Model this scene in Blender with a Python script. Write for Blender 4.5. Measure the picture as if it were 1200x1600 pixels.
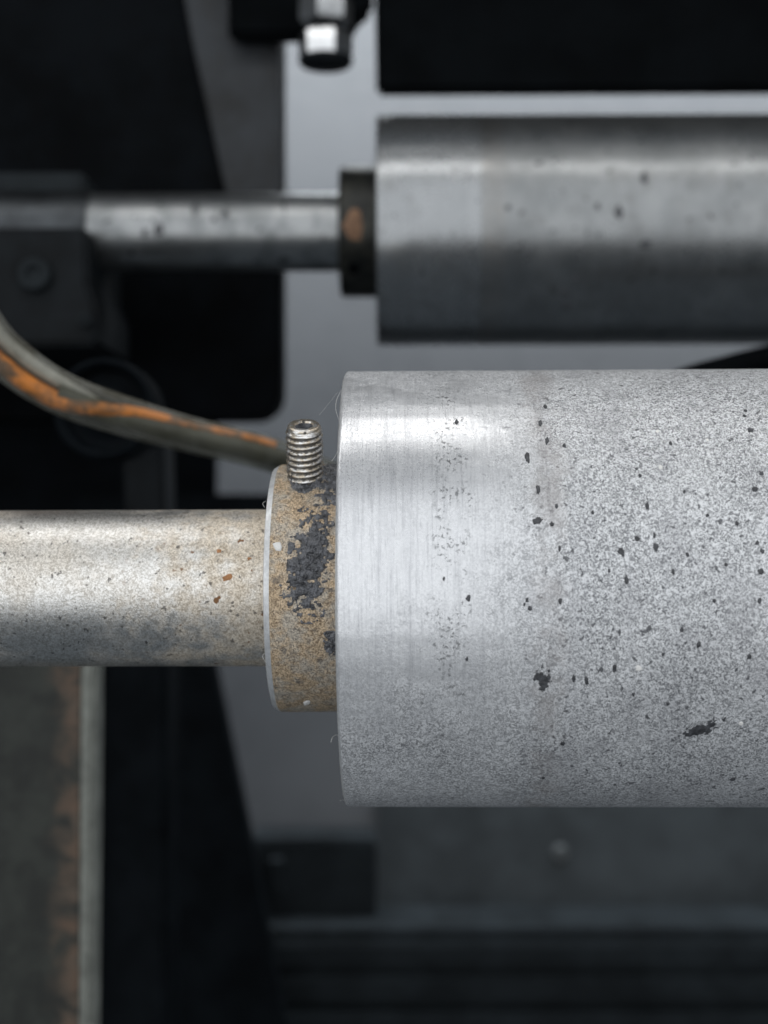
import bpy, bmesh, math, random
from mathutils import Vector, Matrix, noise
R = math.radians
sc = bpy.context.scene
for o in list(bpy.data.objects): bpy.data.objects.remove(o)
COL = sc.collection
MM = 0.001

# ------------------------------------------------------------------ camera
CAMY = -194.0           # mm, in front of the near roller's axis (y = 0)
F = 2200.0              # focal length in photo pixels (photo is 1600 high)
cam = bpy.data.cameras.new('camera'); camo = bpy.data.objects.new('camera', cam); COL.objects.link(camo)
camo.location = (0, CAMY*MM, 0); camo.rotation_euler = (R(90), 0, 0)
cam.sensor_fit = 'VERTICAL'; cam.sensor_height = 24.0; cam.lens = 24.0*F/1600
cam.clip_start = 0.005; cam.clip_end = 20
cam.dof.use_dof = True; cam.dof.focus_distance = 0.175; cam.dof.aperture_fstop = 13.2
sc.camera = camo
# ------------------------------------------------------------------ world, lamps, exposure
w = bpy.data.worlds.new('World'); sc.world = w; w.use_nodes = True
w.node_tree.nodes['Background'].inputs[0].default_value = (0.72, 0.86, 1.0, 1)
w.node_tree.nodes['Background'].inputs[1].default_value = 0.10
def lamp(name, loc, target, sx, sy, power, col):
    l = bpy.data.lights.new(name, 'AREA'); l.shape = 'RECTANGLE'; l.size = sx; l.size_y = sy
    l.energy = power; l.color = col
    o = bpy.data.objects.new(name, l); COL.objects.link(o); o.location = loc
    d = Vector(target)-Vector(loc); o.rotation_euler = d.to_track_quat('-Z', 'Y').to_euler()
    return o
lamp('window_light', (-0.30, -0.64, 0.24), (-0.30, 0.30, 0.20), 2.5, 1.05, 10.2, (0.97, 0.987, 1.0))
lamp('ceiling_lamp', (0.05, -0.03, 0.74), (0.05, -0.02, 0.0), 1.3, 0.10, 0.35, (1.0, 0.985, 0.96))
lamp('highlight_lamp', (0.03, -0.012, 0.30), (0.03, -0.010, 0.0), 0.9, 0.07, 0.68, (1.0, 0.985, 0.96))  # unseen low lamp added for the near roller's highlight
lamp('rear_fill_lamp', (0.05, 0.51, 0.46), (0.05, 0.53, 0.0), 0.9, 0.28, 7.0, (0.92, 0.965, 1.0))  # unseen lamp added to brighten the back panel
sc.view_settings.view_transform = 'Standard'; sc.view_settings.look = 'None'
sc.view_settings.exposure = 0; sc.view_settings.gamma = 1
sc.cycles.use_denoising = True
try: sc.cycles.denoising_prefilter = 'ACCURATE'
except Exception: pass
sc.cycles.max_bounces = 8; sc.cycles.transparent_max_bounces = 12

# ------------------------------------------------------------------ helpers
def at(px, py, y):
    """a point of the photograph, at depth y (mm behind the near roller's axis), in mm"""
    k = (y-CAMY)/F
    return Vector(((px-600)*k, y, (800-py)*k))
def tag(o, label=None, cat=None, group=None, kind=None):
    if label: o['label'] = label
    if cat: o['category'] = cat
    if group: o['group'] = group
    if kind: o['kind'] = kind
    return o
def empty(name, loc):
    o = bpy.data.objects.new(name, None); COL.objects.link(o); o.location = Vector(loc)*MM; o.empty_display_size = 0.01
    return o
def link(name, me, mats, parent=None, smooth=True):
    o = bpy.data.objects.new(name, me); COL.objects.link(o)
    if not isinstance(mats, (list, tuple)): mats = [mats]
    if not me.materials:
        for m in mats: me.materials.append(m)
    if parent is not None: o.parent = parent
    if smooth: me.shade_smooth()
    return o
def sharpen(me, ang=35):
    try: me.set_sharp_from_angle(angle=R(ang))
    except Exception: pass
def from_bm(name, bm, mats, parent=None, smooth=True, sharp=35):
    bmesh.ops.recalc_face_normals(bm, faces=bm.faces[:])
    me = bpy.data.meshes.new(name); bm.to_mesh(me); bm.free()
    o = link(name, me, mats, parent, smooth)
    if smooth and sharp: sharpen(me, sharp)
    return o
def lathe_x(name, prof, mats, parent, segs=192, wob=0.0, mat_of=None, seed=0, caps=True):
    """profile [(x, r)] in mm turned about the X axis"""
    vs, fs, mi = [], [], []
    n = len(prof)
    for i, (x, r) in enumerate(prof):
        for k in range(segs):
            a = 2*math.pi*k/segs
            rr = r
            if wob: rr += wob*noise.noise(Vector((x*1.3+seed, math.cos(a)*r*1.3, math.sin(a)*r*1.3)))
            vs.append((x*MM, rr*math.cos(a)*MM, rr*math.sin(a)*MM))
    for i in range(n-1):
        for k in range(segs):
            k2 = (k+1) % segs
            fs.append((i*segs+k, i*segs+k2, (i+1)*segs+k2, (i+1)*segs+k)); mi.append(mat_of(i) if mat_of else 0)
    if caps:
        fs.append(tuple(range(segs))); mi.append(mat_of(0) if mat_of else 0)
        fs.append(tuple((n-1)*segs+k for k in range(segs))[::-1]); mi.append(mat_of(n-2) if mat_of else 0)
    me = bpy.data.meshes.new(name); me.from_pydata(vs, [], fs)
    bm = bmesh.new(); bm.from_mesh(me); bmesh.ops.recalc_face_normals(bm, faces=bm.faces[:]); bm.to_mesh(me); bm.free()
    me.polygons.foreach_set('material_index', mi)
    o = link(name, me, mats, parent); sharpen(me, 25)
    return o
def prism(name, poly, y0, y1, mat, parent=None, bevel=0.8, segs=2, origin=(0, 0, 0), smooth=True):
    """outline [(x, z)] in mm, extruded from y0 to y1 (mm), edges bevelled"""
    bm = bmesh.new(); o3 = Vector(origin)
    a = [bm.verts.new((Vector((x, y0, z))-o3)*MM) for x, z in poly]
    b = [bm.verts.new((Vector((x, y1, z))-o3)*MM) for x, z in poly]
    n = len(poly)
    bm.faces.new(a); bm.faces.new(b[::-1])
    for i in range(n): bm.faces.new((a[i], b[i], b[(i+1) % n], a[(i+1) % n]))
    bmesh.ops.recalc_face_normals(bm, faces=bm.faces[:])
    if bevel:
        es = [e for e in bm.edges if len(e.link_faces) == 2 and e.calc_face_angle(0) > R(40)]
        bmesh.ops.bevel(bm, geom=es, offset=bevel*MM, segments=segs, affect='EDGES', clamp_overlap=True)
    return from_bm(name, bm, mat, parent, smooth, 40)
def boxpx(name, x0, y0, x1, y1, d0, d1, mat, parent=None, bevel=0.8, origin=(0, 0, 0)):
    """a box whose front face spans photo pixels (x0,y0)-(x1,y1) at depth d0, going back to d1"""
    A = at(x0, y0, d0); B = at(x1, y1, d0)
    return prism(name, [(A.x, B.z), (B.x, B.z), (B.x, A.z), (A.x, A.z)], d0, d1, mat, parent, bevel, origin=origin)
def tube(name, pts, rad, mat, parent=None, segs=16, cap=True, origin=(0, 0, 0)):
    o3 = Vector(origin); P = [Vector(p)-o3 for p in pts]; n = len(P)
    rs = rad if isinstance(rad, (list, tuple)) else [rad]*n
    bm = bmesh.new(); rings = []
    up = Vector((0, 1, 0.01))
    for i in range(n):
        t = (P[min(i+1, n-1)]-P[max(i-1, 0)]).normalized()
        u = (up-t*up.dot(t)).normalized(); v = t.cross(u)
        rings.append([bm.verts.new((P[i]+(u*math.cos(2*math.pi*k/segs)+v*math.sin(2*math.pi*k/segs))*rs[i])*MM) for k in range(segs)])
    for i in range(n-1):
        for k in range(segs):
            bm.faces.new((rings[i][k], rings[i][(k+1) % segs], rings[i+1][(k+1) % segs], rings[i+1][k]))
    if cap: bm.faces.new(rings[0]); bm.faces.new(rings[-1][::-1])
    return from_bm(name, bm, mat, parent)
def smooth_path(ctrl, n):
    """Catmull-Rom through control points"""
    C = [Vector(c) for c in ctrl]; C = [C[0]*2-C[1]]+C+[C[-1]*2-C[-2]]
    out = []
    m = len(C)-3
    for i in range(n+1):
        u = i/n*m; k = min(int(u), m-1); t = u-k
        p0, p1, p2, p3 = C[k:k+4]
        out.append(0.5*((2*p1)+(p2-p0)*t+(2*p0-5*p1+4*p2-p3)*t*t+(3*p1-p0-3*p2+p3)*t**3))
    return out

# ------------------------------------------------------------------ materials
class N:
    def __init__(s, name):
        s.m = bpy.data.materials.new(name); s.m.use_nodes = True
        s.t = s.m.node_tree; s.b = s.t.nodes['Principled BSDF']; s.out = s.t.nodes['Material Output']
        tc = s.t.nodes.new('ShaderNodeTexCoord')
        s.P = s.vm('SCALE', tc.outputs['Object'], scale=1000.0)
    def node(s, typ): return s.t.nodes.new(typ)
    def L(s, a, b):
        if isinstance(a, bpy.types.NodeSocket): s.t.links.new(a, b)
        else:
            if hasattr(b.default_value, '__len__') and not hasattr(a, '__len__'): a = (a, a, a, 1)[:len(b.default_value)]
            if hasattr(b.default_value, '__len__') and len(b.default_value) == 4 and len(a) == 3: a = (*a, 1)
            b.default_value = a
    def vm(s, op, a, b=None, scale=None):
        n = s.node('ShaderNodeVectorMath'); n.operation = op; s.L(a, n.inputs[0])
        if b is not None: s.L(b, n.inputs[1])
        if scale is not None: n.inputs['Scale'].default_value = scale
        return n.outputs[0]
    def math(s, op, a, b=None, c=None, clamp=False):
        n = s.node('ShaderNodeMath'); n.operation = op; n.use_clamp = clamp
        s.L(a, n.inputs[0])
        if b is not None: s.L(b, n.inputs[1])
        if c is not None: s.L(c, n.inputs[2])
        return n.outputs[0]
    def noise(s, scale, detail=3, rough=0.6, dist=0.0, vec=None, stretch=None):
        v = s.P if vec is None else vec
        if stretch: v = s.vm('MULTIPLY', v, stretch)
        n = s.node('ShaderNodeTexNoise'); s.L(v, n.inputs['Vector'])
        n.inputs['Scale'].default_value = scale; n.inputs['Detail'].default_value = detail
        n.inputs['Roughness'].default_value = rough; n.inputs['Distortion'].default_value = dist
        return n.outputs['Fac']
    def ramp(s, v, lo, hi, a=0.0, b=1.0):
        n = s.node('ShaderNodeMapRange'); n.interpolation_type = 'SMOOTHSTEP'; s.L(v, n.inputs[0])
        n.inputs[1].default_value = lo; n.inputs[2].default_value = hi; n.inputs[3].default_value = a; n.inputs[4].default_value = b
        return n.outputs[0]
    def lin(s, v, lo, hi, a=0.0, b=1.0):
        n = s.node('ShaderNodeMapRange'); s.L(v, n.inputs[0])
        n.inputs[1].default_value = lo; n.inputs[2].default_value = hi; n.inputs[3].default_value = a; n.inputs[4].default_value = b
        return n.outputs[0]
    def mix(s, f, a, b, mode='MIX'):
        n = s.node('ShaderNodeMix'); n.data_type = 'RGBA'; n.blend_type = mode
        s.L(f, n.inputs[0]); s.L(a, n.inputs[6]); s.L(b, n.inputs[7]); return n.outputs[2]
    def sep(s, v=None):
        n = s.node('ShaderNodeSeparateXYZ'); s.L(s.P if v is None else v, n.inputs[0]); return n.outputs
    def bump(s, h, dist=0.05, strength=1.0, prev=None):
        n = s.node('ShaderNodeBump'); s.L(h, n.inputs['Height']); n.inputs['Distance'].default_value = dist*MM
        n.inputs['Strength'].default_value = strength
        if prev is not None: s.L(prev, n.inputs['Normal'])
        return n.outputs[0]
    def set(s, **k):
        names = dict(col='Base Color', rough='Roughness', metal='Metallic', nor='Normal', spec='Specular IOR Level', alpha='Alpha', coat='Coat Weight', trans='Transmission Weight')
        for a, v in k.items(): s.L(v, s.b.inputs[names[a]])
        return s.m

def band(s, x, a, b, soft):
    """1 between a and b"""
    return s.math('MULTIPLY', s.ramp(x, a-soft, a+soft), s.ramp(x, b-soft, b+soft, 1, 0))

def mat_front_roller():
    s = N('turned_aluminium_worn')
    x, y, z = s.sep()
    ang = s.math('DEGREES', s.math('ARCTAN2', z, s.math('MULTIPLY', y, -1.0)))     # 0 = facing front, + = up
    big = s.noise(0.09, 3, 0.6)
    mid = s.noise(0.45, 3, 0.6)
    mid2 = s.noise(0.22, 4, 0.65)
    grain = s.noise(2.1, 2, 0.65, 1.8)
    fine = s.noise(4.4, 2, 0.6, 1.0)
    lines = s.noise(1.0, 3, 0.75, 0.0, stretch=(3.8, 0.12, 0.12))
    lines2 = s.noise(1.0, 3, 0.6, 0.0, stretch=(0.9, 0.012, 0.012))
    scr = s.noise(1.0, 2, 0.6, 0.0, stretch=(5.5, 0.5, 0.5))
    xw = s.math('ADD', x, s.lin(mid2, 0.3, 0.7, -4.5, 4.5))
    wx = s.ramp(xw, 7.0, 26.0)                      # 0 = freshly turned end, 1 = worn matt length
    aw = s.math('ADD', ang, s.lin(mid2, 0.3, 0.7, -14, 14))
    front_sec = s.math('MULTIPLY', s.ramp(aw, -44, 8), s.ramp(aw, 50, 80, 1, 0))        # sector facing front, with weaker grain
    clean = s.math('MULTIPLY', s.math('SUBTRACT', 1.0, wx), front_sec)
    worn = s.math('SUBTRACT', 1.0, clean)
    g = s.math('ADD', s.math('MULTIPLY', grain, 0.6), s.math('MULTIPLY', fine, 0.4))
    gd = s.ramp(g, 0.41, 0.59)
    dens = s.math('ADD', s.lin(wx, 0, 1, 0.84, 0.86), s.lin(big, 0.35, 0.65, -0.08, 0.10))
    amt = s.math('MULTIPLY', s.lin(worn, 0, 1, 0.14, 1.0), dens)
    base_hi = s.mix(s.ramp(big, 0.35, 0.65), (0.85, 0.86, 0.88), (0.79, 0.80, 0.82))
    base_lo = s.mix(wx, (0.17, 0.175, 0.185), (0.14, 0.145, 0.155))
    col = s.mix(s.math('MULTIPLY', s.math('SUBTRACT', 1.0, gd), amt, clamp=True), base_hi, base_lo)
    # turning lines
    ln = s.math('MULTIPLY', s.ramp(lines, 0.50, 0.64), s.lin(clean, 0, 1, 0.10, 0.44))
    col = s.mix(ln, col, (0.38, 0.39, 0.41))
    col = s.mix(s.math('MULTIPLY', s.ramp(scr, 0.60, 0.70), s.lin(clean, 0, 1, 0.15, 0.45)), col, (0.33, 0.34, 0.36))
    col = s.mix(s.math('MULTIPLY', s.ramp(lines2, 0.50, 0.66), 0.15), col, (0.36, 0.37, 0.40))
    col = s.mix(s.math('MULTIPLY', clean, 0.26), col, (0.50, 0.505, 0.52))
    # ragged band of fine dark specks
    sp = s.noise(2.2, 2, 0.6, 0.5)
    dn = s.ramp(s.noise(0.30, 3, 0.6), 0.36, 0.60)
    bsp = s.math('MULTIPLY', band(s, s.math('ADD', x, s.lin(mid, .3, .7, -2.2, 2.2)), 6.2, 10.6, 1.6), s.ramp(sp, 0.55, 0.62))
    col = s.mix(s.math('MULTIPLY', s.math('MULTIPLY', bsp, dn), 0.8), col, (0.13, 0.135, 0.14))
    # sparse dark specks
    sp2 = s.noise(1.25, 2, 0.5, 0.3)
    col = s.mix(s.math('MULTIPLY', s.math('MULTIPLY', s.ramp(sp2, 0.655, 0.69), wx), 0.85), col, (0.06, 0.063, 0.07))
    # brown-violet ring with soft grey smears
    rg = band(s, s.math('ADD', x, s.lin(mid2, .3, .7, -1.4, 1.4)), 18.4, 21.8, 1.2)
    br = s.math('MULTIPLY', rg, s.ramp(s.noise(0.20, 4, 0.65), 0.36, 0.60))
    col = s.mix(s.math('MULTIPLY', br, 0.40), col, (0.36, 0.33, 0.32))
    rd = s.math('MULTIPLY', band(s, s.math('ADD', x, s.lin(mid, .3, .7, -0.8, 0.8)), 18.9, 21.0, 0.7), s.ramp(s.noise(1.0, 3, 0.7, 0.0, stretch=(1.6, 0.12, 0.12)), 0.42, 0.62))
    col = s.mix(s.math('MULTIPLY', rd, 0.26), col, (0.19, 0.18, 0.185))
    st = s.math('MULTIPLY', s.ramp(s.noise(0.13, 4, 0.65), 0.48, 0.68), wx)
    col = s.mix(s.math('MULTIPLY', st, 0.26), col, (0.30, 0.30, 0.32))
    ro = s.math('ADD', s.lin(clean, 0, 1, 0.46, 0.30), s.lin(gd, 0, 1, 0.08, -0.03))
    b1 = s.bump(s.math('MULTIPLY', g, s.lin(clean, 0, 1, 1.0, 0.2)), 0.13, 0.75)
    b2 = s.bump(lines, 0.05, 0.7, b1)
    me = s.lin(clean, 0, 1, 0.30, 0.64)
    return s.set(col=col, rough=ro, metal=me, nor=b2)

def mat_rear_roller():
    s = N('turned_steel_grey')
    x = s.sep()[0]
    mid = s.noise(0.35, 3); big = s.noise(0.07, 4, 0.65); sm = s.noise(0.16, 4, 0.65)
    lines = s.noise(1.0, 3, 0.7, 0.0, stretch=(1.6, 0.03, 0.03))
    clean = s.ramp(x, 23.2, 24.0, 1, 0)
    col = s.mix(s.ramp(big, 0.3, 0.7), (0.28, 0.29, 0.295), (0.20, 0.21, 0.215))
    col = s.mix(s.math('MULTIPLY', clean, 0.5), col, (0.36, 0.375, 0.39))
    col = s.mix(s.math('MULTIPLY', s.ramp(lines, 0.5, 0.68), 0.30), col, (0.17, 0.175, 0.18))
    col = s.mix(s.math('MULTIPLY', s.ramp(sm, 0.50, 0.66), 0.35), col, (0.16, 0.16, 0.16))
    br = s.math('MULTIPLY', band(s, x, 24.3, 29.5, 0.8), s.ramp(sm, 0.3, 0.6, 1.0, 0.3))
    col = s.mix(s.math('MULTIPLY', br, 0.35), col, (0.25, 0.22, 0.19))
    sp = s.noise(0.5, 2, 0.5, 0.2)
    col = s.mix(s.math('MULTIPLY', s.ramp(sp, 0.66, 0.71), 0.7), col, (0.07, 0.07, 0.075))
    ro = s.math('ADD', s.lin(clean, 0, 1, 0.30, 0.26), s.lin(sm, .3, .7, -0.04, 0.06))
    return s.set(col=col, rough=ro, metal=0.88, nor=s.bump(lines, 0.02, 0.35))

def mat_front_shaft():
    s = N('shaft_steel_rust_dust')
    x = s.sep()[0]
    grain = s.noise(2.4, 2, 0.65, 1.4); fine = s.noise(5.0, 2, 0.6, 0.8)
    g = s.math('ADD', s.math('MULTIPLY', grain, 0.6), s.math('MULTIPLY', fine, 0.4))
    gd = s.ramp(g, 0.40, 0.60)
    mid = s.noise(0.28, 4, 0.65)
    col = s.mix(gd, (0.50, 0.48, 0.445), (0.90, 0.89, 0.87))
    near = s.ramp(s.math('ADD', x, s.lin(mid, .3, .7, -10, 10)), -38.0, -14.0)
    rust = s.math('MAXIMUM', s.math('MULTIPLY', near, 0.8), s.math('MULTIPLY', s.ramp(s.noise(0.10, 3), 0.46, 0.70), 0.38))
    rc = s.mix(gd, (0.38, 0.30, 0.21), (0.82, 0.72, 0.58))
    rm = s.math('MULTIPLY', rust, s.ramp(mid, 0.30, 0.58, 0.68, 1.0))
    col = s.mix(rm, col, rc)
    ch = s.math('MULTIPLY', s.ramp(s.noise(0.62, 2), 0.685, 0.71), s.ramp(x, -40, -20))
    col = s.mix(ch, col, (0.20, 0.10, 0.045))
    dk = s.ramp(s.noise(1.1, 2), 0.66, 0.69)
    col = s.mix(s.math('MULTIPLY', dk, 0.75), col, (0.07, 0.065, 0.06))
    me = s.math('SUBTRACT', 0.97, s.math('MULTIPLY', rm, 0.55))
    ro = s.math('ADD', 0.36, s.math('MULTIPLY', rm, 0.22))
    return s.set(col=col, rough=ro, metal=me, nor=s.bump(g, 0.11, 0.7))

def mat_rear_shaft():
    s = N('shaft_steel_dull')
    mid = s.noise(0.12, 4)
    col = s.mix(s.ramp(mid, 0.4, 0.65), (0.30, 0.31, 0.315), (0.19, 0.20, 0.205))
    col = s.mix(s.math('MULTIPLY', s.ramp(s.noise(0.30, 2), 0.64, 0.69), 0.85), col, (0.03, 0.033, 0.035))
    return s.set(col=col, rough=s.lin(mid, 0.3, 0.7, 0.28, 0.38), metal=0.93)

def mat_collar_rust():
    s = N('collar_rusted_steel')
    grain = s.noise(2.7, 2, 0.65, 1.5); fine = s.noise(4.8, 2, 0.6, 0.8)
    g = s.math('ADD', s.math('MULTIPLY', grain, 0.6), s.math('MULTIPLY', fine, 0.4))
    gd = s.ramp(g, 0.37, 0.63)
    mid = s.noise(0.32, 4, 0.65); big = s.noise(0.12, 3)
    lo = s.mix(s.ramp(mid, 0.40, 0.62), (0.20, 0.14, 0.085), (0.22, 0.20, 0.175))
    hi = s.mix(s.ramp(mid, 0.40, 0.62), (0.83, 0.65, 0.45), (0.72, 0.64, 0.53))
    hi = s.mix(s.math('MULTIPLY', s.ramp(s.noise(0.5, 3), 0.55, 0.7), 0.6), hi, (0.68, 0.48, 0.28))
    col = s.mix(gd, lo, hi)
    dk = s.ramp(s.noise(0.42, 4, 0.7), 0.585, 0.66)
    col = s.mix(s.math('MULTIPLY', dk, 0.6), col, (0.085, 0.085, 0.09))
    return s.set(col=col, rough=0.58, metal=0.32, nor=s.bump(g, 0.20, 0.9))

def mat_rear_collar():
    s = N('collar_blackened_steel')
    mid = s.noise(0.22, 3)
    col = s.mix(s.ramp(mid, 0.4, 0.65), (0.010, 0.011, 0.010), (0.032, 0.032, 0.026))
    return s.set(col=col, rough=0.38, metal=0.5)

def plain(name, col, rough=0.5, metal=0.0, var=0.25, scale=0.1, grain=0.0, spec=0.5):
    s = N(name)
    n1 = s.noise(scale, 4, 0.6); n2 = s.noise(scale*6, 3, 0.6)
    f = s.math('ADD', s.math('MULTIPLY', n1, 0.7), s.math('MULTIPLY', n2, 0.3))
    a = tuple(c*(1-var) for c in col); b = tuple(min(1, c*(1+var)) for c in col)
    c = s.mix(s.ramp(f, 0.35, 0.65), a, b)
    ro = s.lin(n2, 0.3, 0.7, max(0, rough-0.06), min(1, rough+0.06))
    kw = dict(col=c, rough=ro, metal=metal, spec=spec)
    if grain: kw['nor'] = s.bump(s.noise(2.5, 3), grain, 0.6)
    return s.set(**kw)

M = {}
M['front_roller'] = mat_front_roller()
M['rear_roller'] = mat_rear_roller()
M['front_shaft'] = mat_front_shaft()
M['rear_shaft'] = mat_rear_shaft()
M['collar'] = mat_collar_rust()
M['rear_collar'] = mat_rear_collar()
M['bare'] = plain('bare_scraped_steel', (0.86, 0.87, 0.88), 0.45, 0.7, 0.12, 1.2, 0.06)
M['grease'] = plain('dried_black_grease', (0.10, 0.103, 0.114), 0.38, 0.0, 0.7, 1.0, 0.25, 0.8)
M['fleck'] = plain('dark_paint_fleck', (0.055, 0.057, 0.063), 0.5, 0.0, 0.5, 1.5, 0.10)
M['white_chip'] = plain('white_paint_chip', (0.80, 0.79, 0.77), 0.6, 0.0, 0.06, 1.0)
M['lint'] = plain('pale_lint', (0.72, 0.71, 0.69), 0.8, 0.0, 0.05, 0.5)
M['rear_rust'] = plain('brown_rust_patch', (0.17, 0.092, 0.05), 0.7, 0.0, 0.35, 0.5)
M['rustpatch'] = plain('orange_rust_patch', (0.36, 0.17, 0.07), 0.7, 0.0, 0.35, 0.5)
M['plate'] = plain('grey_painted_plate', (0.072, 0.077, 0.085), 0.5, 0.0, 0.06, 0.02)
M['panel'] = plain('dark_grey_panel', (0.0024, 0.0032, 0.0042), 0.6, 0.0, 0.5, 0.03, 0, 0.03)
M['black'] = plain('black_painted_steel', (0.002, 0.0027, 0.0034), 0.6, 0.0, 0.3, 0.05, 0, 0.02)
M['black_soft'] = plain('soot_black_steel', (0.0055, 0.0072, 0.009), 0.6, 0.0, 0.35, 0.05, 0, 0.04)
M['charcoal'] = plain('charcoal_casting', (0.007, 0.0088, 0.0105), 0.6, 0.0, 0.4, 0.06, 0, 0.10)
M['slate'] = plain('slate_grey_casting', (0.015, 0.019, 0.022), 0.65, 0.0, 0.35, 0.03, 0, 0.10)
M['lit_patch'] = plain('lit_panel_grey', (0.014, 0.017, 0.021), 0.5, 0.0, 0.55, 0.05, 0, 0.3)
M['lower'] = plain('shaded_mottled_grey', (0.033, 0.039, 0.043), 0.55, 0.0, 0.25, 0.03, 0, 0.15)
M['shade_sleeve'] = plain('shade_sleeve_dark', (0.055, 0.06, 0.065), 0.4, 0.9, 0.3, 0.1)
M['screw_grey'] = plain('grey_screw', (0.10, 0.11, 0.115), 0.5, 0.3, 0.2, 0.1)
M['chrome'] = plain('zinc_plated_bolt', (0.66, 0.67, 0.68), 0.30, 1.0, 0.08, 0.3)
M['dull_bolt'] = plain('dull_bolt', (0.30, 0.31, 0.32), 0.35, 0.9, 0.2, 0.3)

def mat_screw():
    s = N('oily_threaded_steel')
    n = s.noise(0.9, 4, 0.65); n2 = s.noise(1.1, 3, 0.6, vec=s.vm('ADD', s.P, (7.3, 2.1, 4.4)))
    n3 = s.noise(2.6, 3, 0.6)
    col = s.mix(s.ramp(n, 0.40, 0.60), (0.84, 0.83, 0.82), (0.62, 0.54, 0.43))
    X, Y, Z = s.sep()
    rad = s.math('SQRT', s.math('ADD', s.math('MULTIPLY', X, X), s.math('MULTIPLY', Y, Y)))
    val = s.ramp(s.math('ADD', rad, s.lin(n3, 0.3, 0.7, -0.14, 0.14)), 2.17, 2.33, 1, 0)      # grime sits in the thread
    val = s.math('MULTIPLY', val, s.ramp(Z, 11.95, 12.05, 1, 0))
    dm = s.math('MAXIMUM', s.math('MULTIPLY', val, 0.9), s.ramp(n2, 0.60, 0.67))
    col = s.mix(dm, col, (0.055, 0.050, 0.045))
    me = s.math('SUBTRACT', 0.95, s.math('MULTIPLY', dm, 0.7))
    return s.set(col=col, rough=0.33, metal=me, nor=s.bump(n3, 0.08, 0.6))
M['screw'] = mat_screw()

def mat_board():
    s = N('mottled_rusty_board')
    P = s.sep(); x = P[0]
    n = s.noise(0.10, 5, 0.6); n2 = s.noise(0.16, 4, 0.6, 0.5)
    col = s.mix(s.ramp(n, 0.40, 0.62), (0.009, 0.011, 0.009), (0.024, 0.028, 0.023))
    near = s.ramp(x, -13.0, -4.0)      # rust gathers along the raw edge
    r = s.ramp(s.math('ADD', s.math('MULTIPLY', n2, 1.0), s.math('MULTIPLY', near, 0.20)), 0.50, 0.80)
    rc = s.mix(s.ramp(n, 0.35, 0.65), (0.095, 0.072, 0.052), (0.125, 0.075, 0.047))
    col = s.mix(s.math('MULTIPLY', r, near), col, rc)
    return s.set(col=col, rough=0.6)
M['board'] = mat_board()
M['board_edge'] = plain('pale_green_edge', (0.185, 0.195, 0.175), 0.6, 0.0, 0.28, 0.12)

def mat_hose():
    s = N('clear_plastic_hose')
    s.set(col=s.mix(s.ramp(s.noise(0.12, 4, 0.65), 0.4, 0.62), (0.40, 0.40, 0.36), (0.20, 0.19, 0.15)), rough=0.3)
    tr = s.node('ShaderNodeBsdfTransparent'); tr.inputs[0].default_value = (0.92, 0.93, 0.90, 1)
    mx = s.node('ShaderNodeMixShader')
    lw = s.node('ShaderNodeLayerWeight'); lw.inputs['Blend'].default_value = 0.45
    f = s.lin(lw.outputs['Facing'], 0.0, 1.0, 0.07, 0.62)
    s.L(f, mx.inputs[0]); s.t.links.new(tr.outputs[0], mx.inputs[1]); s.t.links.new(s.b.outputs[0], mx.inputs[2])
    s.t.links.new(mx.outputs[0], s.out.inputs['Surface'])
    return s.m
M['hose'] = mat_hose()
def mat_orange():
    s = N('orange_insulation_grimy')
    n = s.noise(0.16, 5, 0.7)
    c = s.mix(s.ramp(n, 0.42, 0.62), (0.80, 0.25, 0.025), (0.13, 0.060, 0.022))
    return s.set(col=c, rough=0.5)
M['orange'] = mat_orange()
M['grey_wire'] = plain('pale_grey_insulation', (0.30, 0.295, 0.27), 0.5, 0.0, 0.4, 0.15)
M['olive'] = plain('dark_olive_insulation', (0.050, 0.050, 0.035), 0.5, 0.0, 0.3, 0.15)

# ------------------------------------------------------------------ the setting: what closes the machine behind everything
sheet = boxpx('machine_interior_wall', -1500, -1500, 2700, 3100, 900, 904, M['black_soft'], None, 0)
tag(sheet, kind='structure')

# grey back panel
bp = empty('back_panel', (0, 500, -330))
def under(parent, o):
    return o
o = bp.location/MM
def slab(name, x0, x1, p0, p1, thick, mat, parent, origin, bevel=0.6):
    """an inclined plate: lower front edge p0 = (y, z), upper edge p1, x0..x1 wide (mm)"""
    bm = bmesh.new(); o3 = Vector(origin)
    a, b = Vector((0, *p0)), Vector((0, *p1)); nrm = Vector((0, (b-a).z, -(b-a).y)).normalized()*thick
    ring = [a, b, b+nrm, a+nrm]
    v = [[bm.verts.new((Vector((x, 0, 0))+q-o3)*MM) for q in ring] for x in (x0, x1)]
    bm.faces.new(v[0]); bm.faces.new(v[1][::-1])
    for i in range(4): bm.faces.new((v[0][i], v[0][(i+1) % 4], v[1][(i+1) % 4], v[1][i]))
    return from_bm(name, bm, mat, parent, False)
slab('sheet', -260, 700, (500, -330), (500+0.27*740, 410), 5, M['plate'], bp, o)
tag(bp, 'light grey sloping sheet metal panel in the gap behind both rollers', 'panel')

# dark side panel with rounded lower corner
rad = 9
A = at(-1500, -1700, 232); B = at(440, 655, 232)
poly = [(A.x, B.z)]
for k in range(7):
    a = -math.pi/2+k/6*math.pi/2
    poly.append((B.x-rad+rad*math.cos(a), B.z+rad+rad*math.sin(a)))
poly += [(B.x, A.z), (A.x, A.z)]
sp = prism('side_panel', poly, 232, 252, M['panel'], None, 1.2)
tag(sp, 'dark grey side panel with rounded lower corner behind the rear shaft', 'panel')

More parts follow.
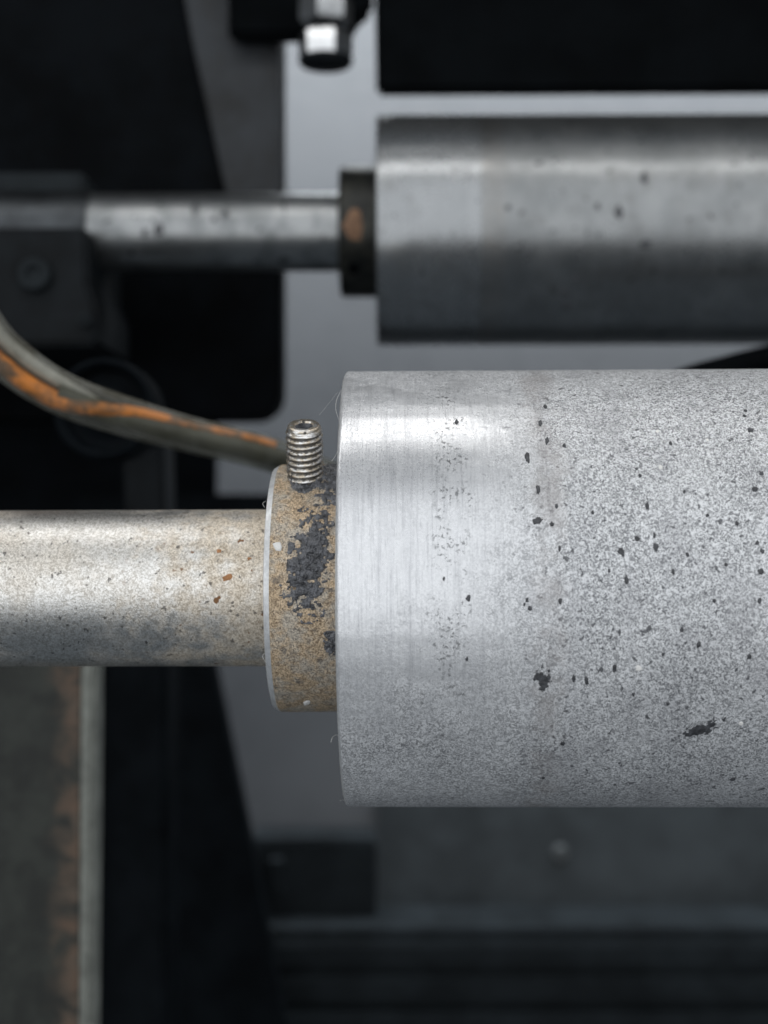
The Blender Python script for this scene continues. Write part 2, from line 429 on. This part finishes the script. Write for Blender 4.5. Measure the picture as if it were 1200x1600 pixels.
lc = boxpx('dark_gap_sheet', -900, 610, 338, 2100, 400, 405, M['black_soft'], None, 0.8)  # black sheet added to keep the gap behind the knob dark
tag(lc, 'black sheet added to darken the gap behind the knob and the gusset plate', 'added sheet')
gd_ = prism('lit_panel_patch', [tuple(at(360, 330, 226).xz), tuple(at(437, 330, 226).xz), tuple(at(437, -300, 226).xz), tuple(at(235, -300, 226).xz), tuple(at(300, 60, 226).xz)], 226, 231.5, M['lit_patch'], None, 0.8)  # paler plate added for the lit part of the side panel
tag(gd_, 'added paler plate for the lit part of the side panel above the rear shaft, left of the bolt', 'plate')

# black beam above the rear roller, raised out of view to block rear light
A = at(588, 141, 214); B = at(1900, -1900, 214)
bm_ = prism('light_block_cross_beam', [(A.x, A.z), (B.x, A.z+1), (B.x, B.z), (A.x-6, B.z)], 214, 221, M['black'], None, 1.2)
tag(bm_, 'thick black cross beam above the rear roller, raised out of view to block rear light', 'beam')

# bracket carrying the adjusting bolt
A = at(356, 56, 216); B = at(583, -900, 216)
br = prism('bolt_bracket', [(A.x, A.z), (at(545, 0, 216).x, A.z), (at(560, 0, 216).x, at(0, 30, 216).z), (B.x, at(0, 12, 216).z), (B.x, B.z), (A.x, B.z)], 216, 224, M['black'], None, 1.5)
tag(br, 'black bracket at the top edge that carries the hanging bolt', 'bracket')

# hanging bolt
def hexprism(bm, r, z0, z1, rot=0.0, ch=0.12):
    zs = [(z0, r*(1-ch)), (z0+abs(z1-z0)*0.15*(1 if z1 > z0 else -1), r), (z1-(z1-z0)*0.15, r), (z1, r*(1-ch))]
    rings = [[bm.verts.new((rr*math.cos(rot+k*math.pi/3)*MM, rr*math.sin(rot+k*math.pi/3)*MM, z*MM)) for k in range(6)] for z, rr in zs]
    for i in range(3):
        for k in range(6): bm.faces.new((rings[i][k], rings[i][(k+1) % 6], rings[i+1][(k+1) % 6], rings[i+1][k]))
    bm.faces.new(rings[0][::-1]); bm.faces.new(rings[-1])
def lathe_z(bm, prof, segs=32):
    rings = [[bm.verts.new((r*math.cos(2*math.pi*k/segs)*MM, r*math.sin(2*math.pi*k/segs)*MM, z*MM)) for k in range(segs)] for z, r in prof]
    for i in range(len(prof)-1):
        for k in range(segs): bm.faces.new((rings[i][k], rings[i][(k+1) % segs], rings[i+1][(k+1) % segs], rings[i+1][k]))
    bm.faces.new(rings[0][::-1]); bm.faces.new(rings[-1])
c = at(509, 80, 205)
hb = empty('hanging_bolt', c)
tag(hb, 'silver hex bolt with lock nut hanging from the black bracket', 'bolt')
k = (205-CAMY)/F
bm = bmesh.new(); hexprism(bm, 43*k, -14*k, 27*k, R(-9), 0.06); from_bm('bolt_head', bm, M['chrome'], hb)
bm = bmesh.new(); lathe_z(bm, [(-26*k, 26*k), (-23*k, 38*k), (-17*k, 43*k), (-11*k, 41*k), (-9*k, 30*k)]); from_bm('flange', bm, M['charcoal'], hb)
bm = bmesh.new(); lathe_z(bm, [(24*k, 24*k), (120*k, 24*k)]); from_bm('shank', bm, M['charcoal'], hb)
bm = bmesh.new(); hexprism(bm, 42*k, 43*k, 84*k, R(14), 0.08); from_bm('lock_nut', bm, M['dull_bolt'], hb)

# bearing block that holds the rear shaft
bb = empty('bearing_block', at(60, 560, 158)); o = bb.location/MM
tag(bb, 'dark bearing block clamping the left end of the rear shaft', 'bearing block')
A = at(-260, 540, 158); B = at(137, 355, 158)
prism('lower_half', [(A.x, A.z), (at(150, 0, 158).x, A.z), (at(150, 0, 158).x, at(0, 480, 158).z), (B.x, at(0, 440, 158).z), (B.x, B.z), (A.x, B.z)], 158, 205, M['charcoal'], bb, 1.2, origin=o)
boxpx('upper_half', -260, 268, 134, 330, 186, 225, M['slate'], bb, 1.2, o)
bs = lathe_x('shade_sleeve', [(at(-400, 0, 166).x, 10.6), (at(128, 0, 166).x, 10.6), (at(133, 0, 166).x, 10.3), (at(133, 0, 166).x, 10.0)], M['shade_sleeve'], bb, 96)  # dark sleeve added in place of the block's shadow on the shaft
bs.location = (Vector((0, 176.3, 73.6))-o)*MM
p = at(55, 430, 157.5)
def screw_head(name, p, r, parent, o, mat):
    bm = bmesh.new(); segs = 24
    prof = [(0.3, r), (-1.6, r), (-2.2, r*0.86), (-2.2, r*0.5), (-1.2, r*0.46)]
    rings = [[bm.verts.new((Vector((p.x+rr*math.cos(2*math.pi*q/segs), p.y+yy, p.z+rr*math.sin(2*math.pi*q/segs)))-o)*MM) for q in range(segs)] for yy, rr in prof]
    for i in range(len(prof)-1):
        for q in range(segs): bm.faces.new((rings[i][q], rings[i][(q+1) % segs], rings[i+1][(q+1) % segs], rings[i+1][q]))
    bm.faces.new(rings[-1])
    return from_bm(name, bm, mat, parent)
screw_head('cap_screw', p, 4.2, bb, o, M['slate'])
screw_head('cap_screw', at(135, 502, 157.5), 1.6, bb, o, M['slate'])

# round knob behind the hose
kb = empty('round_knob', at(165, 640, 110)); o = kb.location/MM
tag(kb, 'dark round hand knob with raised rim behind the hose', 'knob')
def lathe_y(name, prof, mat, parent, segs=48):
    bm = bmesh.new()
    rings = [[bm.verts.new((r*math.cos(2*math.pi*q/segs)*MM, y*MM, r*math.sin(2*math.pi*q/segs)*MM)) for q in range(segs)] for y, r in prof]
    for i in range(len(prof)-1):
        for q in range(segs): bm.faces.new((rings[i][q], rings[i][(q+1) % segs], rings[i+1][(q+1) % segs], rings[i+1][q]))
    bm.faces.new(rings[0]); bm.faces.new(rings[-1][::-1])
    return from_bm(name, bm, mat, parent)
kk = (110-CAMY)/F
lathe_y('rim', [(2, 60*kk), (0, 62*kk), (-2, 66*kk), (-3, 73*kk), (-2, 79*kk), (2, 81*kk), (12, 80*kk), (14, 74*kk)], M['black_soft'], kb)
lathe_y('hub', [(-4, 20*kk), (-5, 26*kk), (-3, 32*kk), (1, 34*kk), (2.5, 58*kk), (30, 58*kk), (60, 40*kk)], M['black_soft'], kb)
# column below the knob
cl = prism('support_column', [tuple(at(205, 985, 180).xz), tuple(at(262, 985, 180).xz), tuple(at(256, 700, 180).xz), tuple(at(226, 600, 180).xz), tuple(at(150, 600, 180).xz), tuple(at(190, 700, 180).xz)], 180, 200, M['charcoal'], None, 1.0)
tag(cl, 'dark curved support column below the round knob', 'column')

# dark gusset plate with sloping edge, under the near shaft
gp = prism('gusset_plate', [tuple(at(300, 1900, 380).xz), tuple(at(498, 1900, 380).xz), tuple(at(391, 1315, 380).xz), tuple(at(334, 1040, 380).xz), tuple(at(330, 830, 380).xz), tuple(at(180, 830, 380).xz), tuple(at(170, 1200, 380).xz)], 380, 395, M['black_soft'], None, 1.0)
tag(gp, 'black gusset plate with sloping right edge below the near shaft', 'gusset plate')
gt = boxpx('cross_rail', 120, 772, 640, 835, 350, 362, M['black_soft'], None, 1.0)
tag(gt, 'thin blackish rail showing just above the near shaft', 'rail')
# upright dark bar left of the gusset
ub = boxpx('upright_bar', 168, 900, 262, 2000, 300, 330, M['black_soft'], None, 2.0)
tag(ub, 'dark upright bar between the mottled board and the gusset plate', 'bar')

# block and ribbed bed at the bottom
db = empty('clamp_block', at(500, 1460, 470)); o = db.location/MM
tag(db, 'dark clamp block on the bed below the collar', 'block')
boxpx('body', 392, 1312, 588, 1475, 470, 500, M['slate'], db, 1.5, o)
p = at(430, 1372, 235)
boxpx('stud', 420, 1345, 442, 1398, 462, 471, M['slate'], db, 0.8, o)

bd = empty('machine_bed', at(700, 1700, 450)); o = bd.location/MM
tag(bd, 'dark ribbed machine bed running along the bottom edge', 'machine bed')
boxpx('base', 280, 1452, 2000, 2100, 450, 490, M['slate'], bd, 1.0, o)
boxpx('rib', 345, 1472, 2000, 1512, 446, 451, M['slate'], bd, 1.6, o)
boxpx('rib', 345, 1526, 2000, 1566, 444, 451, M['slate'], bd, 1.6, o)
boxpx('rib', 345, 1582, 2000, 1640, 442, 451, M['slate'], bd, 1.6, o)

lp = empty('lower_shade_sheet', (0, 520, -230)); o = lp.location/MM
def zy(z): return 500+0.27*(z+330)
slab('sheet', at(590, 0, 530).x, 700, (zy(-235)-9, -235), (zy(-120)-9, -120), 4, M['lower'], lp, o)  # darker sheet added over the back panel for the near roller's shade
tag(lp, 'added mottled grey sheet, darkened for the shade below the near roller, above the ribbed bed', 'plate')
screw_head('cap_screw', at(875, 1332, zy(-175)-9.3), 4.0, lp, o, M['screw_grey'])

# black cable at the right
bc = tube('black_cable', smooth_path([at(980, 660, 120), at(1060, 604, 125), at(1150, 576, 130), at(1260, 545, 132), at(1420, 470, 140)], 40), 3.6, M['black'], None)
tag(bc, 'black cable just above the near roller at the right edge', 'cable')

# mottled board at lower left
bo = empty('mottled_board', at(150, 1600, 104)); o = bo.location/MM
tag(bo, 'mottled dark green board with pale edge and rust stains at lower left', 'board')
A = at(-400, 930, 104); B = at(127, 930, 104); C = at(121, 1900, 104)
prism('face', [(A.x, C.z), (C.x, C.z), (B.x, B.z), (A.x, B.z)], 104, 112, M['board'], bo, 0.3, origin=o)
prism('edge_strip', [(C.x+0.05, C.z), (at(142, 0, 104).x, C.z), (at(152, 0, 104).x, B.z), (B.x+0.05, B.z)], 103.2, 112.8, M['board_edge'], bo, 1.0, origin=o)

# ------------------------------------------------------------------ hose with wires inside
hz = [at(-160, 330, 40), at(-60, 470, 46), at(0, 548, 50), at(90, 612, 54), at(200, 652, 58), at(300, 680, 62), at(400, 704, 66), at(470, 728, 72), at(560, 770, 84), at(640, 830, 100)]
path = smooth_path(hz, 90)
ho = empty('wire_hose', hz[0]); o = ho.location/MM
tag(ho, 'clear plastic hose with orange and grey wires inside, left of the set screw', 'hose')
hr = [4.6-1.35*min(1, i/50) for i in range(91)]
tube('sheath', path, hr, M['hose'], ho, 24, False, o)
def strand(name, ph0, turns, off, rad, mat, i0=0, i1=90):
    pts = []
    for i in range(i0, i1+1):
        t = (path[min(i+1, 90)]-path[max(i-1, 0)]).normalized()
        u = (Vector((0, 1, .01))-t*Vector((0, 1, .01)).dot(t)).normalized(); v = t.cross(u)
        a = R(ph0(i)) if callable(ph0) else ph0+turns*2*math.pi*i/90
        pts.append(path[i]+(u*math.cos(a)+v*math.sin(a))*(off(i) if callable(off) else off))
    return tube(name, pts, rad, mat, ho, 14, True, o)
def orange_angle(i):
    ks = [(0, 245), (28, 238), (44, 128), (63, 105), (91, 100)]
    for (a, b), (c, d_) in zip(ks, ks[1:]):
        if a <= i <= c:
            t = (i-a)/(c-a); t = t*t*(3-2*t); return b+(d_-b)*t
strand('orange_wire', orange_angle, 0, lambda i: 1.7+0.35*min(1, max(0, (i-34)/12)), [1.6-0.85*min(1, max(0, (i-30)/18)) for i in range(64)], M['orange'], 0, 63)
strand('grey_wire', lambda i: orange_angle(i)-175, 0, 1.9, [1.5-0.4*min(1, i/50) for i in range(91)], M['grey_wire'], 0, 90)
strand('olive_wire', R(205), 0.0, 0.7, 1.9, M['olive'], 30, 90)

# ------------------------------------------------------------------ rollers
def surf(px, py, r, axis_y, axis_z):
    """where the photo ray through (px,py) meets a cylinder about X: (x, angle), angle 0 faces the camera, + up"""
    dx, dz = (px-600)/F, (800-py)/F
    # point = (dx*t, CAMY+t, dz*t)
    a = 1+dz*dz; b = 2*((CAMY-axis_y)-dz*axis_z); c = (CAMY-axis_y)**2+axis_z**2-r*r
    D = max(0, b*b-4*a*c); t = (-b-math.sqrt(D))/(2*a)
    y, z = CAMY+t-axis_y, dz*t-axis_z
    return dx*t, math.atan2(z, -y)
def cyl(x, th, r): return Vector((x, -r*math.cos(th), r*math.sin(th)))
rnd = random.Random(5)
def fleck(name, x, th, r, w, h, parent, mat, seed, tilt=0.0, bumpy=0.22, height=0.10, n=14):
    """a low irregular blob lying on a cylinder; w along the axis, h around it (mm)"""
    bm = bmesh.new(); rr = random.Random(seed)
    ct, st = math.cos(tilt), math.sin(tilt)
    rings = []
    prof = [(1.0, -0.02), (0.86, height*0.65), (0.5, height)]
    amp = [1+rr.uniform(-bumpy, bumpy) for _ in range(n)]
    for q, (s, hh) in enumerate(prof):
        ring = []
        for k in range(n):
            a = 2*math.pi*k/n
            u, v = math.cos(a)*w/2*amp[k]*s, math.sin(a)*h/2*amp[k]*s
            u, v = u*ct-v*st, u*st+v*ct
            jit = 0 if q == 0 else rr.uniform(-0.3, 0.3)*height
            ring.append(bm.verts.new(cyl(x+u, th+v/r, r+hh+jit)*MM))
        rings.append(ring)
    for i in range(2):
        for k in range(n): bm.faces.new((rings[i][k], rings[i][(k+1) % n], rings[i+1][(k+1) % n], rings[i+1][k]))
    cv = bm.verts.new(cyl(x, th, r+height*rr.uniform(0.5, 1.1))*MM)
    for k in range(n): bm.faces.new((rings[2][k], rings[2][(k+1) % n], cv))
    return from_bm(name, bm, mat, parent, True, 0)
def crust(name, x0, x1, t0, t1, r, mask, mat, parent, step=0.16, height=0.55, seed=0):
    """crumbly layer on a cylinder: a relief grid kept where mask(u,v) > 0 (u, v in 0..1)"""
    nx = int((x1-x0)/step); nt = int((t1-t0)*r/step)
    bm = bmesh.new(); vid = {}
    def hgt(i, j):
        u, v = i/nx, j/nt
        m = mask(u, v)
        x, tt = x0+(x1-x0)*u, t0+(t1-t0)*v
        p = Vector((x*0.9+seed, tt*r*0.9, 0))
        nn = noise.noise(p)*0.55+noise.noise(p*2.3)*0.45+noise.noise(p*4.9)*0.35
        m2 = m+nn*0.62
        if m2 <= 0: return None
        return -0.03+min(1, m2*2.4)*height*(0.15+0.95*(noise.noise(p*1.3+Vector((3, 3, 3)))*0.5+abs(noise.noise(p*2.6))*1.1+noise.noise(p*5.0)*0.25+0.15))
    H = {}
    for i in range(nx+1):
        for j in range(nt+1):
            h = hgt(i, j)
            if h is not None: H[(i, j)] = h
    def vert(i, j):
        if (i, j) not in vid:
            edge = any((i+a, j+b) not in H for a in (-1, 0, 1) for b in (-1, 0, 1))
            h = -0.04 if edge else H[(i, j)]
            vid[(i, j)] = bm.verts.new(cyl(x0+(x1-x0)*i/nx, t0+(t1-t0)*j/nt, r+h)*MM)
        return vid[(i, j)]
    for i in range(nx):
        for j in range(nt):
            if all(q in H for q in ((i, j), (i+1, j), (i+1, j+1), (i, j+1))):
                bm.faces.new((vert(i, j), vert(i+1, j), vert(i+1, j+1), vert(i, j+1)))
    return from_bm(name, bm, mat, parent, True, 0)

RR, CR, SR = 29.62, 16.97, 10.78
def roller(axis, rot, xe, xc, mats, label, name='roller', srad=SR):
    """xe: x of the roller's end face, xc: x of the collar's outer face"""
    root = empty(name, axis); root.rotation_euler = rot
    tag(root, label, 'roller')
    L = 190
    prof = [(xe, RR-9), (xe, RR-0.55), (xe+0.16, RR-0.22), (xe+0.30, RR-0.08), (xe+0.50, RR)]
    prof += [(xe+0.50+(L*(k/24)), RR) for k in range(1, 25)]
    body = lathe_x('roller_body', prof, [mats[0], mats[4]], root, 320, wob=mats[3]*0.8, mat_of=lambda i: 1 if 1 <= i <= 2 else 0)
    shaft = lathe_x('shaft', [(-230, srad)]+[(-230+k*18, srad) for k in range(1, 12)]+[(xc+2, srad)], mats[1], root, 160)
    cp = [(xc, srad-0.5), (xc, CR-1.1), (xc+0.15, CR-0.5), (xc+0.85, CR-0.14), (xc+1.1, CR)]
    nx = 26
    cp += [(xc+1.1+(xe-0.02-xc-1.1)*k/nx, CR) for k in range(1, nx+1)]
    collar = lathe_x('collar', cp, mats[2], root, 256, wob=mats[3], mat_of=lambda i: 1 if i <= 2 else 0)
    return root, body, shaft, collar

AY, AZ = 0.0, -10.37
front, fbody, fshaft, fcollar = roller((0, AY, AZ), (0, R(-0.22), R(-1.3)), -5.08, -15.0,
    (M['front_roller'], M['front_shaft'], [M['collar'], M['bare']], 0.05, M['bare']), 'large worn metal roller in sharp focus in front, with rusty collar and shaft')
rear, rbody, rshaft, rcollar = roller((0, 176.3, 73.6), (0, R(-0.1), R(-0.4)), -1.8, -11.5,
    (M['rear_roller'], M['rear_shaft'], [M['rear_collar'], M['rear_collar']], 0.0, M['rear_shaft']), 'grey metal roller with blackened collar, out of focus behind the near roller', srad=10.2)
IF = Matrix.Rotation(R(1.3), 4, 'Z')

# dark flecks on the near roller: (px, py, width, height, tilt) read off the photograph
FL = [(829, 716, 9, 18, 0), (848, 663, 8, 11, 0), (855, 637, 7, 8, 0), (859, 690, 7, 14, 0), (846, 766, 7, 17, 0), (845, 815, 18, 11, 15),
      (868, 820, 7, 8, 0), (738, 935, 8, 11, 0), (829, 938, 6, 9, 0), (834, 951, 7, 9, 0), (825, 945, 4, 6, 0), (875, 792, 6, 9, 0), (880, 858, 5, 9, 0), (881, 940, 6, 12, 0),
      (976, 863, 12, 14, 20), (1001, 843, 9, 9, 0), (1029, 856, 9, 14, 0), (1016, 792, 7, 15, 0), (984, 907, 7, 15, 0), (1027, 838, 5, 9, 0),
      (1056, 895, 6, 9, 0), (1051, 695, 6, 6, 0), (886, 698, 6, 7, 0), (1166, 645, 8, 6, 0), (1174, 675, 12, 8, 20), (1164, 653, 6, 6, 0), (1182, 767, 12, 9, 30), (1192, 742, 8, 8, 0),
      (1109, 807, 6, 7, 0), (1138, 884, 6, 6, 0), (1186, 850, 7, 7, 0), (1194, 863, 8, 9, 0), (1192, 895, 10, 10, 0), (1190, 940, 7, 10, 0), (1069, 985, 7, 8, 0), (1095, 1008, 7, 12, -10),
      (1173, 1027, 7, 10, 0), (965, 1045, 7, 14, 0), (901, 1060, 7, 12, 0), (921, 1064, 7, 14, 10), (882, 1161, 9, 8, 0), (1144, 1217, 9, 7, 0), (1046, 1100, 6, 6, 0), (1004, 745, 5, 7, 0),
      (931, 802, 5, 7, 0), (1073, 770, 4, 7, 0), (957, 893, 5, 6, 0), (1120, 940, 6, 7, 0), (1078, 868, 6, 8, 10), (1155, 820, 7, 9, 0), (1040, 1023, 5, 6, 0), (993, 1085, 5, 6, 0), (850, 1215, 5, 5, 0), (718, 660, 6, 9, 0), (735, 1030, 5, 8, 0), (700, 905, 4, 7, 0)]
for i, (px, py, wv, hv, ti) in enumerate(FL):
    x, th = surf(px, py, RR, AY, AZ)
    x = x+0.2
    kx = (-CAMY-RR)/F
    fleck('paint_fleck', x, th, RR+0.004, wv*kx*0.95, hv*kx*0.95/max(0.35, math.cos(th)), fbody, M['fleck'], 100+i, R(ti), 0.28, 0.12)
def blotch(px, py, wpx, hpx, tilt, seed):
    x, th = surf(px, py, RR, AY, AZ); kx = (-CAMY-RR)/F
    W, H = wpx*kx, hpx*kx/max(0.4, math.cos(th))
    S = max(W, H)*1.2
    def mask(u, v):
        a, b = (u-.5)*S*2/W, (v-.5)*S*2/H
        a2, b2 = (u-.5)*S, (v-.5)*S
        ca, sa = math.cos(tilt), math.sin(tilt)
        p, q = (a2*ca+b2*sa)/(W/2), (-a2*sa+b2*ca)/(H/2)
        return 0.55*(1-math.hypot(p, q))
    crust('grease_blotch', x+0.2-S/2, x+0.2+S/2, th-S/2/RR, th+S/2/RR, RR, mask, M['fleck'], fbody, 0.12, 0.16, seed)
blotch(852, 1060, 30, 52, 0, 3)
blotch(1098, 1140, 78, 24, R(28), 9)
# pale specks on the near roller
for i, (px, py, sz) in enumerate([(1002, 1045, 11), (1159, 1131, 7), (1030, 676, 6), (1036, 732, 7), (1108, 690, 5)]):
    x, th = surf(px, py, RR, AY, AZ); kx = (-CAMY-RR)/F
    fleck('pale_fleck', x+0.2, th, RR+0.004, sz*kx, sz*kx/math.cos(th), fbody, M['white_chip'], 300+i, 0, 0.25, 0.05)

# black grease crust, chips and set screw on the near collar
def m_main(u, v):
    a, b = (u-.5)/.46, (v-.5)/.5
    return 0.54*(1-math.hypot(a+0.25*math.sin(v*5), b))
xa, ta = surf(452, 975, CR, AY, AZ); xb, tb = surf(531, 788, CR, AY, AZ)
crust('grease_crust', xa, min(xb, -5.5), ta, tb, CR, m_main, M['grease'], fcollar, 0.10, 0.75, 1)
xa, ta = surf(452, 790, CR, AY, AZ); xb, tb = surf(531, 727, CR, AY, AZ)
crust('grease_crust', xa, -5.5, ta, tb, CR, lambda u, v: 0.55*(1-min(math.hypot((u-.95)/.45, (v-.62)/.75), abs(math.hypot((u-.33)/.36, (v-.66)/.40)-0.9)/0.34+0.22)), M['grease'], fcollar, 0.10, 0.60, 4)
xa, ta = surf(505, 1025, CR, AY, AZ); xb, tb = surf(531, 985, CR, AY, AZ)
crust('grease_crust', xa, -5.5, ta, tb, CR, lambda u, v: 0.5*(1-math.hypot((u-.7)/.6, (v-.5)/.55)), M['grease'], fcollar, 0.10, 0.55, 7)
xa, ta = surf(440, 945, CR, AY, AZ); xb, tb = surf(470, 912, CR, AY, AZ)
crust('grease_crust', xa, xb, ta, tb, CR, lambda u, v: 0.32*(1-math.hypot((u-.5)/.5, (v-.5)/.5)), M['grease'], fcollar, 0.12, 0.22, 12)
for i, (px, py, a, b) in enumerate([(439, 853, 16, 11), (481, 1098, 11, 9)]):
    x, th = surf(px, py, CR, AY, AZ); kx = (-CAMY-CR)/F
    fleck('paint_chip', x, th, CR+0.05, a*kx, b*kx/math.cos(th), fcollar, M['white_chip'], 400+i, R(-25), 0.45, 0.10, 8)
for i, (px, py, a, b) in enumerate([(357, 902, 15, 10), (344, 860, 8, 7), (392, 872, 7, 5)]):
    x, th = surf(px, py, SR, AY, AZ); kx = (-CAMY-SR)/F
    fleck('rust_scab', x, th, SR+0.01, a*kx, b*kx, fshaft, M['rustpatch'], 500+i, R(20), 0.4, 0.08, 10)

# set screw (M5): threaded body with hexagon socket, one continuous mesh
def set_screw(parent):
    rmax, rmin, pitch, length = 2.44, 2.08, 0.80, 12.6
    segs, npp = 48, 10
    vs, fs = [], []
    nz = int(length/pitch*npp)
    for j in range(nz+1):
        z = length*j/nz
        for k in range(segs):
            a = k/segs
            f = (z/pitch-a) % 1.0
            tri = abs(f*2-1); tri = min(1, max(0, (tri-0.1)/0.75))
            r = rmin+(rmax-rmin)*tri*(1+0.22*noise.noise(Vector((math.cos(6.283*a)*2.2, math.sin(6.283*a)*2.2, z*1.6))))
            top = length-z
            if top < 0.9: r = min(r, 2.06+0.42*top) if top < 0.75 else r
            vs.append((r*math.cos(2*math.pi*a)*MM, r*math.sin(2*math.pi*a)*MM, z*MM))
    for j in range(nz):
        for k in range(segs):
            k2 = (k+1) % segs
            fs.append((j*segs+k, j*segs+k2, (j+1)*segs+k2, (j+1)*segs+k))
    base = nz*segs
    def ring(fn, z):
        b = len(vs)
        for k in range(segs):
            a = 2*math.pi*k/segs; r = fn(a); vs.append((r*math.cos(a)*MM, r*math.sin(a)*MM, z*MM))
        return b
    af = 1.12
    hexr = lambda a: af/math.cos(((a+R(12)) % (math.pi/3))-math.pi/6)
    rs = [base, ring(lambda a: 1.88, length+0.07), ring(lambda a: hexr(a)+0.12, length+0.05), ring(hexr, length-0.18), ring(hexr, length-2.2)]
    for i in range(len(rs)-1):
        for k in range(segs):
            k2 = (k+1) % segs
            fs.append((rs[i]+k, rs[i]+k2, rs[i+1]+k2, rs[i+1]+k))
    fs.append(tuple(rs[-1]+k for k in range(segs)))
    me = bpy.data.meshes.new('set_screw'); me.from_pydata(vs, [], fs)
    ob = link('set_screw', me, [M['screw'], M['grease']], parent); sharpen(me, 50)  # grease material reused as the dark colour for shade in the socket
    for q in range(len(fs)-segs-1, len(fs)): me.polygons[q].material_index = 1  # socket inside coloured dark for the shade in the recess
    return ob
ss = set_screw(fcollar)
TH = R(63)          # direction of the screw: angle above the camera-facing direction
d = Vector((0.015, -math.cos(TH), math.sin(TH))).normalized()
ss.rotation_euler = d.to_track_quat('Z', 'Y').to_euler()
ss.location = (Vector((-10.45, 0, 0))+d*11.75)*MM
ss['label'] = 'threaded set screw standing out of the collar'

# lint fibres caught on the edges
def fibre(pts, parent, axis, rad=0.035):
    q = [IF @ (Vector(p)-Vector(axis)) for p in smooth_path(pts, 16)]
    tube('lint_fibre', q, rad, M['lint'], parent, 6)
AX = (0, AY, AZ)
fibre([at(533, 1150, -8), at(524, 1148, -9), at(518, 1153, -10), at(516, 1160, -10)], fbody, AX)
fibre([at(540, 1252, 0), at(535, 1250, -1), at(530, 1251, -2)], fbody, AX, 0.025)
fibre([at(530, 655, -12), at(526, 640, -12), at(527, 625, -11), at(534, 610, -8)], fbody, AX, 0.025)
fibre([at(500, 648, -15), at(515, 630, -13), at(529, 612, -10)], fbody, AX, 0.008)
fibre([at(530, 700, -20), at(525, 712, -19), at(519, 720, -18)], fbody, AX, 0.03)
fibre([at(416, 782, -10), at(411, 786, -11), at(414, 792, -12)], fcollar, AX, 0.022)
fibre([at(416, 1018, -12), at(410, 1024, -12), at(413, 1032, -12), at(417, 1036, -11)], fcollar, AX, 0.022)

# rear roller: rust patch and socket screw on its collar, a few flecks on the body
RAX = (176.3, 73.6)
x, th = surf(553, 352, CR, *RAX)
kx = (RAX[0]-CAMY-CR)/F
fleck('rust_patch', x, th, CR, 34*kx, 52*kx, rcollar, M['rear_rust'], 700, 0, 0.2, 0.12)
x, th = surf(553, 420, CR, *RAX)
fleck('socket_screw', x, th, CR, 20*kx, 22*kx, rcollar, M['black'], 701, 0, 0.02, 0.15)
for i, (px, py, a, b) in enumerate([(968, 333, 13, 22), (935, 323, 8, 12), (1010, 383, 18, 14), (1007, 278, 12, 22), (843, 256, 12, 8), (886, 480, 18, 12), (883, 458, 12, 10), (825, 395, 10, 8), (795, 325, 9, 8), (900, 437, 10, 8)]):
    x, th = surf(px, py, RR, *RAX); kk2 = (RAX[0]-CAMY-RR)/F
    fleck('paint_fleck', x, th, RR, a*kk2, b*kk2/max(.4, math.cos(th)), rbody, M['fleck'], 600+i, 0, 0.25, 0.08)
for i, (px, py, a, b) in enumerate([(248, 357, 16, 20), (226, 362, 9, 14), (305, 325, 12, 30), (352, 334, 12, 16), (335, 342, 9, 10)]):
    x, th = surf(px, py, 10.2, *RAX); kk2 = (RAX[0]-CAMY-10.2)/F
    fleck('grease_fleck', x, th, 10.2, a*kk2, b*kk2, rshaft, M['fleck'], 650+i, 0, 0.3, 0.1)
